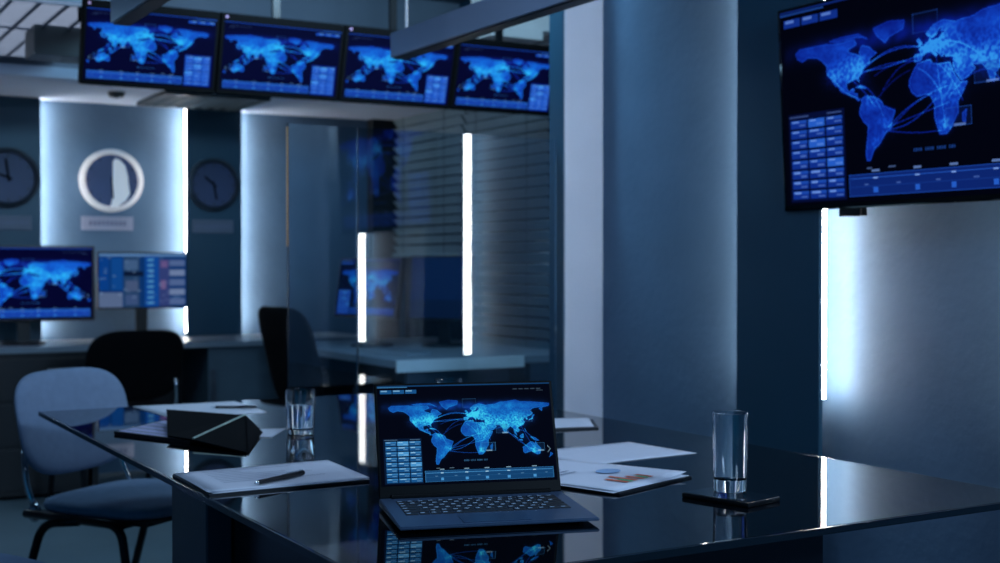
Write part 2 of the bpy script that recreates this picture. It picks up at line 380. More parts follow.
# far room right wall with a window opening hidden behind the blinds
w = MB()
w.box(XF, XF+.12, 3.925, YB, 0, .70).box(XF, XF+.12, 3.925, YB, 2.2, ZC).box(XF, XF+.12, 3.925, 5.2, .7, 2.2).box(XF, XF+.12, 7.12, YB, .7, 2.2)
struct(w.build('wall_right.001', M['panel']))
wn = struct(MB().box(XF+.07, XF+.08, 5.2, 7.12, .7, 2.2).build('window_1', M['winglass']))
MB().box(XF+.03, XF+.09, 5.2, 5.26, .7, 2.2).box(XF+.03, XF+.09, 6.15, 6.21, .7, 2.2).box(XF+.03, XF+.09, 7.06, 7.12, .7, 2.2).build('window_frame', M['dark'], wn)
struct(MB().box(-2.7, -2.6, 1.5, YB+.15, 0, ZC).build('wall_left', M['wallgrey']))
# column closing the glazed partition
struct(MB().box(2.457, XR, 3.767, 3.862, 0, ZC, .003).build('wall_column', M['column']))
struct(MB().box(2.453, 2.4575, 3.772, 3.862, 0, ZC).build('trim_1', M['panel']))

def board(n, axis, c, lo, hi, z1, leds, m='panel', em='led', wide=False):
    """thin raised board on a narrow core; LED strips run along the back of its edges. axis 'x': on the right wall, 'y': on the back wall"""
    f = c-.08; mb = MB(); core = (lo+.09, hi-.09)
    B = (lambda a0, a1, b0, b1, z0, zz: (a0, a1, b0, b1, z0, zz)) if axis == 'x' else (lambda a0, a1, b0, b1, z0, zz: (b0, b1, a0, a1, z0, zz))
    mb.box(*B(f, f+.014, lo, hi, 0, z1)).box(*B(f+.014, c, core[0], core[1], 0, z1))
    o = struct(mb.build('trim_%d' % n, M[m]))
    for side, z0 in leds:
        e = (lo+.001, lo+.011) if side < 0 else (hi-.011, hi-.001)
        MB().box(*B(f+.014, f+(.045 if wide and side > 0 else .026), e[0], e[1], z0, z1-.01)).build('led_strip', M[em + ('w' if wide and side > 0 else '')], o)
    return o
P0 = XR-.08
ZL = .78
# right wall: raised dark boards with LED strips behind both long edges
board(2, 'x', XR, 2.612, 2.955, ZC, [(-1, ZL), (1, ZL)], wide=True)
board(3, 'x', XR, 1.54, 1.885, ZC, [(-1, ZL), (1, ZL)], wide=True)
# back wall
B0 = YB-.08
zt = 2.04
board(4, 'y', YB, .78, 1.326, zt, [(-1, .77), (1, .77)], em='ledb')
board(5, 'y', YB, 2.112, 2.434, zt, [(-1, .77), (1, .77)], em='ledb')
struct(MB().box(3.26, XF, B0, YB, 0, zt).build('trim_6', M['dark']))
board(7, 'y', YB, -.6, -.02, zt, [(1, .77)], em='ledb')
# bulkhead above the back wall: pale underside, darker face, stepped beam to the right
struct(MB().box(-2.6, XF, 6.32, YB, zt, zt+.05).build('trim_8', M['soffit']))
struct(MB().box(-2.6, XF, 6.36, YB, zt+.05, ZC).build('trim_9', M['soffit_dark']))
struct(MB().box(-2.6, XF, 6.345, 6.36, 2.40, 2.425).box(-2.6, XF, 6.35, 6.36, 2.3, 2.31).build('trim_10', M['dark']))
struct(MB().box(2.93, 3.235, 5.05, 5.30, 2.236, ZC).box(2.88, 3.16, 5.03, 5.32, 2.19, 2.236).build('trim_11', M['beam']))
# lowered ceiling over the left part of the back zone
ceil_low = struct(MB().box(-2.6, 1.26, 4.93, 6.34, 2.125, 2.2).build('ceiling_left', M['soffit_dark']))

# glazed partition: two fixed panes
for n, (a, b) in enumerate([(1.453, 1.688), (1.690, 2.452)]):
    g = struct(MB().box(a, b, YG-.003, YG+.003, .01, 1.595).build('window_%d' % (n+2), M['pane']))
    MB().box(a-.001, a+.0012, YG-.004, YG+.004, .01, 1.597).build('pane_edge', M['tedge'], g)
    MB().box(a, b, YG-.012, YG+.012, 0, .01).build('floor_channel', M['steel'], g)
    if n == 0:
        MB().box(a-.004, a-.001, YG-.005, YG+.004, 1.21, 1.585, .001).build('edge_glint', M['amber_glint'], g)  # thin amber strip stands in for light reflected on the pane edge

# ------------------------------------------------------------------ meeting table
TX0, TX1, TY0, TY1, TZ = .672, 1.928, 1.437, 3.665, .75
t = thing('meeting_table', 'large black glass-topped meeting table holding laptop, papers and drinking glasses', 'table', (TX0+.6, 2.5, 0))
def TL(mb): bmesh.ops.translate(mb.bm, vec=(-(TX0+.6), -2.5, 0), verts=mb.bm.verts); return mb
TL(MB().box(TX0+.004, TX1-.004, TY0+.004, TY1-.004, TZ-.0105, TZ, .0015)).build('tabletop', M['tableg'], t)
TL(MB().box(TX0, TX1, TY0, TY0+.004, TZ-.0115, TZ-.0005).box(TX0, TX1, TY1-.004, TY1, TZ-.0115, TZ-.0005).box(TX0, TX0+.004, TY0+.004, TY1-.004, TZ-.0115, TZ-.0005).box(TX1-.004, TX1, TY0+.004, TY1-.004, TZ-.0115, TZ-.0005)
   .box(TX0+.004, TX1-.004, TY0+.004, TY1-.004, TZ-.0115, TZ-.0105)).build('edge_band', M['tedge'], t)
TL(MB().box(.75, 1.50, 1.53, 2.40, .0, TZ-.0115, .004)).build('pedestal', M['tbody'], t)
TL(MB().box(.70, .748, 2.25, 2.47, 0, TZ-.0115, .003)).build('leg', M['tleg'], t)
TL(MB().box(1.74, 1.79, 3.3, 3.55, 0, TZ-.0115, .003)).build('leg', M['tleg'], t)

# ------------------------------------------------------------------ laptop
img_lap = map_picture(520, 310, LAPT)
LP = Vector((.827, 1.716, TZ)); ux = Vector((.958, -.286, 0)).normalized(); rzl = math.atan2(ux.y, ux.x)
L = thing('laptop', 'open slate-grey laptop showing a glowing blue world map, on the black table', 'laptop', LP, rzl)
LW, LD, LH = .312, .212, .194
# base: wedge
def wedge(z0f, z1f, z0b, z1b, x0=0, x1=LW, y0=0, y1=LD):
    return MB().solid([(x0, y0, z0f), (x1, y0, z0f), (x1, y1, z0b), (x0, y1, z0b), (x0, y0, z1f), (x1, y0, z1f), (x1, y1, z1b), (x0, y1, z1b)],
                      [(0, 1, 2, 3), (4, 5, 6, 7), (0, 1, 5, 4), (1, 2, 6, 5), (2, 3, 7, 6), (3, 0, 4, 7)])
b = wedge(.006, .011, .004, .016); bmesh.ops.bevel(b.bm, geom=list(b.bm.edges), offset=.0015, segments=2, affect='EDGES')
b.build('base', M['lap'], L)
for x in (.03, LW-.03):
    for y in (.03, LD-.03): MB().cyl((x, y, 0), (x, y, .007), .007).build('rubber_foot', M['blackm'], L)
slope = (.016-.011)/LD
def zt_(y): return .011+slope*y
# keyboard
kb = MB(); gl = MB()
rows = [(14, .0), (14, .003), (13, .006), (12, .010), (11, .0)]
ky0, kh = .078, .0185
for r_ in range(6):
    y0 = ky0+(5-r_)*kh; x = .022; xe = LW-.022
    if r_ == 0: ws = [1]*16; hh = .010
    elif r_ == 1: ws = [1]*13+[1.8]; hh = .0155
    elif r_ == 2: ws = [1.5]+[1]*12+[1.3]; hh = .0155
    elif r_ == 3: ws = [1.8]+[1]*11+[2]; hh = .0155
    elif r_ == 4: ws = [2.3]+[1]*10+[2.5]; hh = .0155
    else: ws = [1.2, 1, 1, 1.2, 5.2, 1.2, 1, 1, 1, 1]; hh = .0155
    u_ = (xe-x)/sum(ws)
    for wk in ws:
        kb.box(x+.001, x+wk*u_-.001, y0, y0+hh, zt_(y0)-.0004, zt_(y0)+.0014, .0004)
        gl.box(x+.003, x+min(wk*u_, .014)-.004, y0+hh*.45, y0+hh*.72, zt_(y0)+.0014, zt_(y0)+.0016)
        x += wk*u_
kb.build('keyboard', M['key'], L); gl.build('key_legends', M['keyglyph'], L)
MB().box(.10, .205, .008, .068, zt_(.03)-.0012, zt_(.05)+.0003).build('touchpad', mat('touchpad', (66, 86, 112), .35, .45), L)
MB().cyl((.02, LD-.002, .017), (LW-.02, LD-.002, .017), .005).build('hinge', M['lapdark'], L)
lid = MB().box(0, LW, 0, .006, 0, LH, .0022).build('lid', M['lapdark'], L)
lid.location = (0, LD-.002, .016); lid.rotation_euler = (R(-19), 0, 0)
sm = screen_mesh('laptop_screen', img_lap, LW-.010, LH-.024)
screen_obj('screen', sm, M['screen'], lid, (LW/2, -.0006, LH/2+.008))
MB().box(.0015, LW-.0015, -.0004, .0, .0015, .010).build('chin_bezel', M['lapdark'], lid)

# ------------------------------------------------------------------ papers, pens, folders
def sheet_stack(name, label, cat, corners, n=1, under=None, z=TZ, group=None, jitter=.004, curl=.0, m='paper', children=None):
    """corners: four world xy points in order"""
    cx = sum(c[0] for c in corners)/4; cy = sum(c[1] for c in corners)/4
    root = thing(name, label, cat, (cx, cy, z), 0, group)
    zz = .0
    if under:
        pts = [((c[0]-cx)*1.02+under[0], (c[1]-cy)*1.03+under[1]) for c in corners]
        MB().poly([(a, b_, .0002) for a, b_ in pts], .0035).build('folder_cover', M['folder'], root); zz = .0038
    for i in range(n):
        jx, jy = random.uniform(-jitter, jitter), random.uniform(-jitter, jitter); a = random.uniform(-.03, .03)*(1 if i < n-1 else 0)
        if i == n-1: jx = jy = 0
        # gridded sheet with a slight curl
        N = 10; A, B, Cc, D = [Vector((c[0]-cx, c[1]-cy, 0)) for c in corners]; mb = MB(); g = []
        for p in range(N+1):
            row = []
            for q in range(N+1):
                s, t_ = p/N, q/N
                v = (A*(1-s)+B*s)*(1-t_)+(D*(1-s)+Cc*s)*t_
                v = Matrix.Rotation(a, 3, 'Z') @ v
                c_ = curl*max(0, (s-.6)/.4)**2*max(0, (1-t_)) if i == n-1 else 0
                row.append(mb.bm.verts.new((v.x+jx, v.y+jy, zz+.0006+i*.0009+c_+.0006*math.sin(3*s+2*t_+i))))
            g.append(row)
        for p in range(N):
            for q in range(N): mb.bm.faces.new((g[p][q], g[p+1][q], g[p+1][q+1], g[p][q+1]))
        o = mb.build('sheet', M[m], root, True)
        md = o.modifiers.new('t', 'SOLIDIFY'); md.thickness = .0005
    return root, zz+n*.0009+.0014
def pen(label, p, q, z, col='black', r=.0048):
    c = (Vector(p)+Vector(q))/2; d = (Vector(q)-Vector(p)); Ln = d.length; rz = math.atan2(d.y, d.x)
    o = thing('pen', label, 'pen', (c.x, c.y, z+r), rz)
    h = Ln/2
    MB().cyl((-h+.012, 0, 0), (h*.15, 0, 0), r*.9, seg=20).build('barrel', M[col], o, 'a')
    MB().cyl((h*.15, 0, 0), (h, 0, 0), r, r*.92, 20).build('cap', M[col], o, 'a')
    MB().cyl((-h, 0, 0), (-h+.012, 0, 0), r*.25, r*.85, 16).build('tip', M['chrome'], o, True)
    MB().box(h*.3, h*.98, -.0012, .0012, r*.95, r*1.3, .0004).build('clip', M['chrome'], o)
    return o
# left near stack
pl, zl = sheet_stack('paper_stack', 'white A4 paper stack on dark folder at the table edge, with a pen on top', 'papers', [(.688, 2.172), (.985, 2.172), (.998, 2.405), (.692, 2.405)], 4, (-.006, -.004), jitter=.007)
for i in range(9):
    MB().box(-.11, -.11+random.uniform(.05, .2), .10-i*.018, .1015-i*.018, 0, .0002).build('printed_line', M['greyprint'], pl).location = (0, 0, zl-.0009+.0004)
pen('dark ballpoint pen lying across the paper stack left of the laptop', (.768, 2.185), (.886, 2.252), TZ+zl-.001)
# small loose sheet corner to the right of that stack
# right sheets
sheet_stack('paper_sheet', 'single plain white sheet lying flat behind the chart printout', 'paper', [(1.443, 2.120), (1.733, 2.143), (1.715, 2.362), (1.425, 2.340)], 1)
Ax, Bx, Dx = Vector((1.516, 1.905)), Vector((1.296, 1.826)), Vector((1.410, 2.195))
Cx = Bx+(Dx-Ax)
pr, zr = sheet_stack('chart_printout', 'white printout with small orange and green bar chart on a dark folder', 'papers', [tuple(Bx), tuple(Ax), tuple(Dx), tuple(Cx)], 3, (.004, -.004), curl=.006, jitter=.006)
ex = (Ax-Bx).normalized(); ey = (Dx-Ax).normalized(); cen = (Ax+Bx+Dx+Cx)/4
def onpr(u_, v_): p = Bx+ex*u_*(Ax-Bx).length+ey*v_*(Dx-Ax).length-cen; return p
def print_rect(name, u0, u1, v0, v1, m):
    P_ = [onpr(u0, v0), onpr(u1, v0), onpr(u1, v1), onpr(u0, v1)]
    MB().poly([(p.x, p.y, zr+.0004) for p in P_], .0002).build(name, m, pr)
for k, (u0, hgt, m) in enumerate([(.34, .16, 'orange'), (.40, .10, 'green'), (.46, .20, 'orange'), (.56, .13, 'orange'), (.62, .08, 'green'), (.68, .12, 'orange')]):
    print_rect('chart_bar', u0, u0+.045, .10, .10+hgt, M[m])
mb = MB(); pp = [onpr(.70+.12*math.cos(a), .42+.07*math.sin(a)) for a in [2*PI*k/24 for k in range(24)]]
mb.poly([(p.x, p.y, zr+.0004) for p in pp], .0002).build('pie_chart', M['blueprint'], pr)
for i in range(4): print_rect('printed_line', .15, .5, .55+i*.06, .565+i*.06, M['greyprint'])
# far sheet with pen
sheet_stack('paper_sheet', 'white sheet at the far end of the table with a pen on it', 'paper', [(.955, 3.33), (1.205, 3.33), (1.222, 3.645), (.93, 3.655)], 2, jitter=.01)
pen('thin dark pen on the white sheet at the far end of the table', (1.095, 3.47), (1.205, 3.41), TZ+.003, r=.004)
# papers poking out by the folded tablet case
sheet_stack('paper_sheet', 'white sheet poking out right of the folded black tablet case', 'paper', [(.93, 2.90), (1.04, 2.84), (1.125, 2.975), (1.01, 3.03)], 1)
# magazine behind the laptop
mg, _ = sheet_stack('magazine', 'pale magazine on dark folder at right table edge behind the laptop', 'magazine', [(1.66, 2.62), (1.78, 2.60), (1.86, 2.74), (1.62, 2.86)], 3, (.004, -.012), jitter=.004)

# tablet with striped screen and its folded black case
tb = thing('tablet', 'thin tablet lying flat with pale striped page, under the folded black case', 'tablet', (.79, 2.98, TZ))
TBP = [(.735, 3.075), (.845, 2.832), (1.00, 2.985), (.895, 3.235)]
MB().poly([(x-.79, y-2.98, .0005) for x, y in TBP], .007).build('body', M['black'], tb)
cx_, cy_ = sum(p[0] for p in TBP)/4, sum(p[1] for p in TBP)/4
MB().poly([((x-cx_)*.93+cx_-.79, (y-cy_)*.93+cy_-2.98, .0077) for x, y in TBP], .0004).build('screen', M['paper2'], tb)
for i in range(4):
    a = Vector(TBP[0]).lerp(Vector(TBP[3]), .12+.2*i); b_ = Vector(TBP[1]).lerp(Vector(TBP[2]), .12+.2*i); o_ = Vector((.79, 2.98)); d_ = (Vector(TBP[3])-Vector(TBP[0]))*.045
    a2, b2 = a.lerp(b_, .06), a.lerp(b_, .94)
    MB().poly([tuple(a2-o_)+(.0083,), tuple(b2-o_)+(.0083,), tuple(b2+d_-o_)+(.0083,), tuple(a2+d_-o_)+(.0083,)], .0002).build('page_stripe', M['greyprint'], tb)
cs = thing('tablet_case', 'black tablet case folded into a low tent with a shiny edge', 'tablet case', (.95, 2.95, TZ))
def rel(p): return (p[0]-.95, p[1]-2.95, p[2])
CASE = dict(R1=(.872, 3.118, .044), R2=(.998, 2.905, .044), A=(.842, 2.800, .0098), B=(.900, 2.609, .001), Cc=(1.042, 2.915, .001), Lb=(.812, 2.894, .0098))
K = {k: rel(v) for k, v in CASE.items()}
def plate(mb, pts, th=.004):
    P_ = [Vector(p) for p in pts]; n = (P_[1]-P_[0]).cross(P_[2]-P_[0]).normalized()
    if n.z < 0: n = -n
    N_ = len(P_)
    mb.solid([tuple(p) for p in P_]+[tuple(p+n*th) for p in P_], [tuple(range(N_))[::-1], tuple(range(N_, 2*N_))]+[(i, (i+1) % N_, (i+1) % N_+N_, i+N_) for i in range(N_)])
    return mb
plate(MB(), [K['Lb'], K['A'], K['R2'], K['R1']]).build('cover_panel', M['blackm'], cs)
plate(MB(), [K['A'], K['B'], K['R2']]).build('cover_panel', M['blackm'], cs)
plate(MB(), [K['B'], K['Cc'], K['R2']]).build('cover_panel', M['blackm'], cs)
plate(MB(), [K['Cc'], rel((.955, 3.17, .009)), K['R1'], K['R2']]).build('cover_panel', M['blackm'], cs)
a, b_ = Vector(K['A']), Vector(K['R2']); MB().cyl(a+Vector((0, 0, .006)), b_+Vector((0, 0, .005)), .0022).build('metal_edge', mat('pale_metal_edge', (190, 205, 190), .35, .3), cs)

# phone with the tall glass on it
ph = thing('smartphone', 'black smartphone lying on the table under the tall glass', 'phone', (1.442, 1.692, TZ), 0)
pc = [Vector((1.381, 1.590)), Vector((1.487, 1.626)), Vector((1.478, 1.765)), Vector((1.378, 1.742))]
pdir = math.atan2(-.036-.02, .106); 
ph.rotation_euler = (0, 0, R(13))
MB().box(-.046, .046, -.070, .070, 0, .0085, .003).build('body', M['black'], ph, 'a')
MB().box(-.043, .043, -.067, .067, .0085, .0089).build('screen', M['blackg'], ph)
MB().box(.0462, .0468, -.01, .02, .003, .0055).build('side_button', M['chrome'], ph)
g = thing('drinking_glass', 'tall clear straight glass standing empty on the smartphone', 'glass', (1.466, 1.722, TZ+.0092))
def tumbler(r, h, base, wall, taper=.92):
    rb = r*taper
    return [(0, 0), (rb*.96, 0), (rb, .002), (r, h-.001), (r-wall*.5, h), (r-wall, h-.001), (rb-wall, base+.004), (rb-wall-.004, base), (0, base+.001)]
MB().lathe(tumbler(.0305, .136, .020, .0022, .93), 56).build('glass_body', M['glass'], g, 'a')
g2 = thing('drinking_glass', 'short clear glass of water standing left of the laptop', 'glass', (1.125, 2.876, TZ+.0003))
MB().lathe(tumbler(.0355, .104, .010, .0022, .90), 56).build('glass_body', M['glass'], g2, 'a')
MB().lathe([(0, .0115), (.0292, .0115), (.0318, .068), (0, .068)], 48).build('water', M['water'], g2, 'a')
g3 = thing('drinking_glass', 'short empty glass behind the laptop, only its rim showing above the lid', 'glass', (1.60, 3.02, TZ+.0003))
MB().lathe(tumbler(.036, .098, .010, .0022, .90), 48).build('glass_body', M['glass'], g3, 'a')

# ------------------------------------------------------------------ pendant lamps
def pendant(label, x, yend, ln, z, w=.055, h=.082, cable=.05):
    o = thing('pendant_lamp', label, 'lamp', (x, yend, z))
    MB().box(-w/2, w/2, -ln, 0, .004, h, .002).build('housing', M['lamp'], o)
    MB().box(-w/2+.006, w/2-.006, -ln+.01, -.01, -.0005, .0045).build('diffuser', M['lampu'], o)
    for y in (-.06, -ln+.06): MB().cyl((0, y, h), (0, y, ZC-z), .0045).build('suspension_rod', M['rod'], o)
    MB().box(-.03, .03, -.09, -.03, ZC-z-.02, ZC-z, .003).build('ceiling_canopy', M['lamp'], o)
pendant('long grey linear pendant lamp hanging above the table beside the column', 1.775, 3.69, 1.9, 1.803)
pendant('long grey linear pendant lamp crossing in front of the leftmost ceiling screen', .866, 3.53, 1.9, 1.80)

# ------------------------------------------------------------------ screens
img_tv = map_picture(480, 270, TVT)
tvm = screen_mesh('wall_tv_screen', img_tv, .985, .540)
tv = thing('wall_television', 'large flat television with blue world map hanging on the panelled right wall', 'television', (2.515, 2.235, 1.585), R(-90))
# local -y faces -X in the room
fr = MB().box(-.505, .505, 0, .035, -.283, .283, .004).build('frame', M['blackg'], tv)
fr.rotation_euler = (R(3), 0, 0)
screen_obj('screen', tvm, M['screen_tv'], fr, (0, -.0012, .003))
MB().box(-.12, .12, .036, .078, -.10, .10).box(-.20, .20, .034, .045, -.2, .2).build('wall_bracket', M['black'], tv)
MB().box(-.3, -.22, .005, .03, -.305, -.283, .003).build('sensor_bar', M['black'], fr)

img_mon = map_picture(260, 146, MONT)
mm = screen_mesh('ceiling_screen', img_mon, .484, .262, mirror=True)
pitch_ = .516; Ym = 4.83
first = None
ORD = ['leftmost of the four ceiling screens, world map shown, partly behind a lamp', 'second ceiling screen from the left, blue world map above the vent', 'third ceiling screen from the left, its corner behind the pendant lamp', 'rightmost of the four ceiling screens with world map, beside the pale column']
for i in range(4):
    x = 1.04+pitch_*(i+.5); z = 1.968
    if first is None:
        first = thing('ceiling_screen', ORD[0], 'screen', (x, Ym, z), 0, 'screens hanging in a row from the ceiling')
        f_ = MB().box(-.254, .254, 0, .04, -.155, .155, .004).build('frame', M['blackm'], first); f_.rotation_euler = (R(15), 0, 0)
        screen_obj('screen', mm, M['screen'], f_, (0, -.0012, -.005))
        MB().cyl((-.235, -.004, .143), (-.235, .0, .143), .005).build('indicator', mat('indicator', (150, 130, 170), .4, emit=(190, 160, 210), estr=.5), f_)
        MB().box(-.04, .04, .03, .075, -.06, .06).box(-.015, .015, .055, .075, .05, ZC-z).build('hanger', M['black'], first)
    else:
        dup(first, (x, Ym, z), 0, ORD[i])
struct(MB().box(1.05, 3.09, Ym+.076, Ym+.095, 2.06, 2.11).build('trim_12', M['blackm']))

# back desk screens
def desk_monitor(name, label, cat, loc, rz, w, h, me, m, zc, tilt=0, stand=True, group=None):
    o = thing(name, label, cat, loc, rz, group)
    f_ = MB().box(-w/2, w/2, 0, .03, -h/2, h/2, .004).build('frame', M['black'], o); f_.location = (0, 0, zc); f_.rotation_euler = (R(tilt), 0, 0)
    if me: screen_obj('screen', me, m, f_, (0, -.0015, .0))
    if stand:
        MB().box(-.03, .03, .032, .05, .01, zc).build('stand_neck', M['black'], o)
        MB().cyl((0, .03, 0), (0, .03, .012), .11, .10, 28).build('stand_base', M['black'], o)
    return o
DT = .75
img_l = map_picture(260, 146, MONT)
desk_monitor('computer_monitor', 'wide monitor with blue world map on the left back desk', 'monitor', (1.185, 6.80, DT), 0, .69, .385, screen_mesh('m1', img_l, .665, .36), M['screen'], .308)
desk_monitor('computer_monitor', 'smaller monitor with pale blue data columns below the middle clock', 'monitor', (1.785, 6.82, DT), 0, .475, .300, screen_mesh('m2', data_picture(200, 120), .465, .285), M['screen_dim'], .32)

# desk of the side workstation
desk_monitor('computer_monitor', 'tilted monitor with small world map on the side desk behind glass', 'monitor', (2.62, 5.80, DT), R(-74), .47, .30, screen_mesh('m3', img_l, .45, .28), M['screen_dim'], .29, -9)
dimimg = np.zeros((20, 36, 3)); dimimg[:] = np.array((10, 38, 84))/255.; dimimg[14:, :] = np.array((8, 30, 66))/255.
desk_monitor('computer_monitor', 'dim dark-blue monitor behind glass, right of the tilted map monitor', 'monitor', (2.93, 5.62, DT), R(-60), .36, .32, screen_mesh('m4', dimimg, .34, .30), M['screen_dim'], .29, -5)

# ------------------------------------------------------------------ desks
d = thing('back_desk', 'long desk along the back wall under the left monitor, dark drawers', 'desk', (.55, 6.85, 0))
MB().box(-1.6, .90, -.28, .29, DT-.03, DT, .002).build('worktop', M['deskw'], d)
dd = MB().box(.20, .90, -.25, .27, .02, DT-.03, .003).build('drawer_unit', M['deskd'], d)
for k in range(3): 
    q_ = MB().box(.22, .88, -.262, -.25, .05+k*.22, .25+k*.22, .002).build('drawer', M['deskd'], dd)
    MB().box(.70, .84, -.275, -.262, .18+k*.22, .20+k*.22, .002).build('handle', M['steel'], q_)
MB().box(-1.6, -1.55, -.25, .27, 0, DT-.03).build('side_panel', M['deskd'], d)
d = thing('back_desk', 'pale-topped desk against the back wall behind the black chair', 'desk', (2.05, 6.85, 0))
MB().box(-.595, .95, -.28, .29, DT-.03, DT, .002).build('worktop', M['deskw'], d)
MB().box(-.58, -.55, -.25, .27, 0, DT-.03).build('side_panel', M['deskd'], d)
MB().box(.02, .45, -.24, .27, .0, DT-.03, .003).build('cabinet', M['deskp'], d)
MB().box(.03, .06, -.25, -.24, .1, .6).build('handle', M['steel'], d)
MB().box(.90, .93, -.25, .27, 0, DT-.03).build('side_panel', M['deskd'], d)
MB().box(-.55, .90, .22, .24, .25, DT-.03).build('modesty_panel', M['deskd'], d)
d = thing('side_desk', 'desk with pale front edge and grey end panel behind the glass partition', 'desk', (2.85, 5.6, 0))
MB().box(-.52, .42, -.74, .75, DT-.034, DT, .002).build('worktop', M['deskw'], d)
MB().box(-.525, .10, -.752, -.741, DT-.050, DT, .001).build('edge_band', M['deskedge'], d)
MB().box(-.45, .05, -.70, -.67, 0, DT-.034).build('end_panel', M['deskp'], d)
MB().box(-.30, .40, .68, .71, 0, DT-.034).build('end_panel', M['deskd'], d)
MB().box(.15, .18, -.67, .68, .2, DT-.034).build('modesty_panel', M['deskd'], d)
k = thing('keyboard', 'flat keyboard on the side desk in front of the tilted monitor', 'keyboard', (2.50, 5.25, DT+.0005), R(-80))
MB().box(-.2, .2, -.065, .065, 0, .016, .003).build('case', M['deskw'], k)
MB().box(-.19, .19, -.055, .055, .016, .020, .001).build('keys', M['deskp'], k)

# ------------------------------------------------------------------ clocks
def clock(label, x, z, face, rim, pl, y, hands, r=.172, wedge_=False):
    o = thing('wall_clock', label, 'clock', (x, y, z))
    MB().cyl((0, 0, 0), (0, -.02, 0), r*.97, seg=48).build('face', M[face], o)
    prof = [(r*.83, -.0), (r*.83, .03), (r*.88, .038), (r, .03), (r, 0)]
    q = MB().lathe(prof, 56, closed=True); bmesh.ops.transform(q.bm, matrix=Matrix.Rotation(R(90), 4, 'X'), verts=q.bm.verts)
    q.build('rim', M[rim], o, 'a')
    for i in range(12):
        a = i*PI/6; T = Matrix.Rotation(a, 4, 'Y'); MB().box(-.003, .003, -.0215, -.0205, r*.70, r*.80, T=T).build('hour_mark', M['dark'], o)
    for (a, l_, w_) in hands:
        MB().box(-w_, w_, -.026, -.023, -.02, l_, T=Matrix.Rotation(R(a), 4, 'Y')).build('hand', M['blackm'], o)
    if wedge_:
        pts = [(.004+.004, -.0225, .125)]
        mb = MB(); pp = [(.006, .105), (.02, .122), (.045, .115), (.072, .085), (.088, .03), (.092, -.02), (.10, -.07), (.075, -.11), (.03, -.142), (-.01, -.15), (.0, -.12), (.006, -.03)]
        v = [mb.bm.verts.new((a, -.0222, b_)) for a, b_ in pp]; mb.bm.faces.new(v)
        mb.build('painted_glare', M['clock_glare'], o)  # glare on the cover glass, shaped as a flat white patch
    hw = .14 if wedge_ else .118
    s = tag(MB().box(-hw, hw, -.012, 0, -.038, .038, .004).build('name_plate', M[pl], None, loc=(x-(.02 if wedge_ else 0), y+.001, z-.236)), 'small pale name plate below the '+('left clock, partly cut off' if x < 1.5 else 'middle clock on the lit wall panel' if x < 2 else 'right clock on the dark panel'), 'sign', 'name plates below the clocks')
    m_ = MB()
    xx = -.10
    for i in range(9): m_.box(xx, xx+.014, -.0135, -.012, -.012, .012); xx += .023
    m_.build('lettering', M['plateink'], s)
    return o
for args in [('dim blue wall clock on the left dark panel, above the wide monitor', 1.160, 1.611, 'clockd', 'rimd', 'plated', B0, [(-8, .10, .006), (-70, .07, .005)], .157),
             ('bright-rimmed middle wall clock on the lit panel, white glare painted over half its face', 1.712, 1.618, 'clockf', 'rim', 'plate', YB, [(176, .10, .004)], .173, True),
             ('dim blue wall clock on the right dark panel', 2.264, 1.608, 'clockd', 'rimd', 'plated', B0, [(-50, .07, .005), (170, .085, .005)], .150)]:
    clock(*args)

# ------------------------------------------------------------------ blinds
def blind(label, y0, y1, zb, zt2):
    o = thing('window_blind', label, 'blind', (XF-.03, (y0+y1)/2, zb), 0, 'venetian blinds in the far room')
    h = (y1-y0)/2; s = MB(); n = int((zt2-zb)/.055)
    for i in range(n):
        z = .03+i*.055
        s.box(-.027, .027, -h, h, -.0012, .0012, T=Matrix.Translation((0, 0, z)) @ Matrix.Rotation(R(52), 4, 'Y'))
    s.build('slats', M['blind'], o)
    MB().box(-.02, .02, -h, h, -.012, .01, .002).build('bottom_rail', M['blind'], o)
    MB().box(-.03, .03, -h, h, n*.055+.01, n*.055+.06, .002).build('headrail', M['blind'], o)
    for y in (-h*.6, h*.6): MB().cyl((-.03, y, 0), (-.03, y, n*.055), .0015, seg=6).build('cord', M['dark'], o)
blind('far venetian blind hanging left of the bright light strip, ending above the desk', 6.26, 7.13, 1.215, 2.42)
blind('near venetian blind reaching down beside the dark column edge', 5.36, 6.24, .72, 2.42)

# ------------------------------------------------------------------ ceiling light and vent
cl = thing('ceiling_light', 'bright louvred light panel in the ceiling at the top left corner', 'light', (.82, 5.62, 2.125))
W2, D2 = .40, .68
MB().box(-W2, W2-.0, -D2, D2-.02, -.004, .0).build('tubes', M['tube_on'], cl)
lv = MB()
y = -D2
while y < D2-.02:
    lv.box(-W2, W2, y, y+.012, -.009, -.005); y += .055
lv.build('cross_blades', M['louvre'], cl)
fr = MB()
for i in range(9):
    x = -W2+i*2*W2/8; fr.box(x-.007, x+.007, -D2, D2-.02, -.010, -.004)
for yy in (-D2, -.08, D2-.02): fr.box(-W2, W2, yy-.012, yy+.012, -.010, -.004)
fr.build('frame', M['soffit_dark'], cl)
struct(MB().box(.985, 1.21, 5.42, 5.62, 2.005, 2.125).build('trim_13', M['vent']))
vt = thing('air_vent', 'square slatted air vent under the pale bulkhead below the ceiling screens', 'vent', (2.09, 6.76, zt))
MB().box(-.27, .27, -.27, .27, -.012, 0).build('backing', M['vent'], vt)
fr = MB().box(-.28, .28, -.28, -.25, -.02, 0).box(-.28, .28, .25, .28, -.02, 0).box(-.28, -.25, -.25, .25, -.02, 0).box(.25, .28, -.25, .25, -.02, 0)
fr.build('frame', M['vent'], vt)
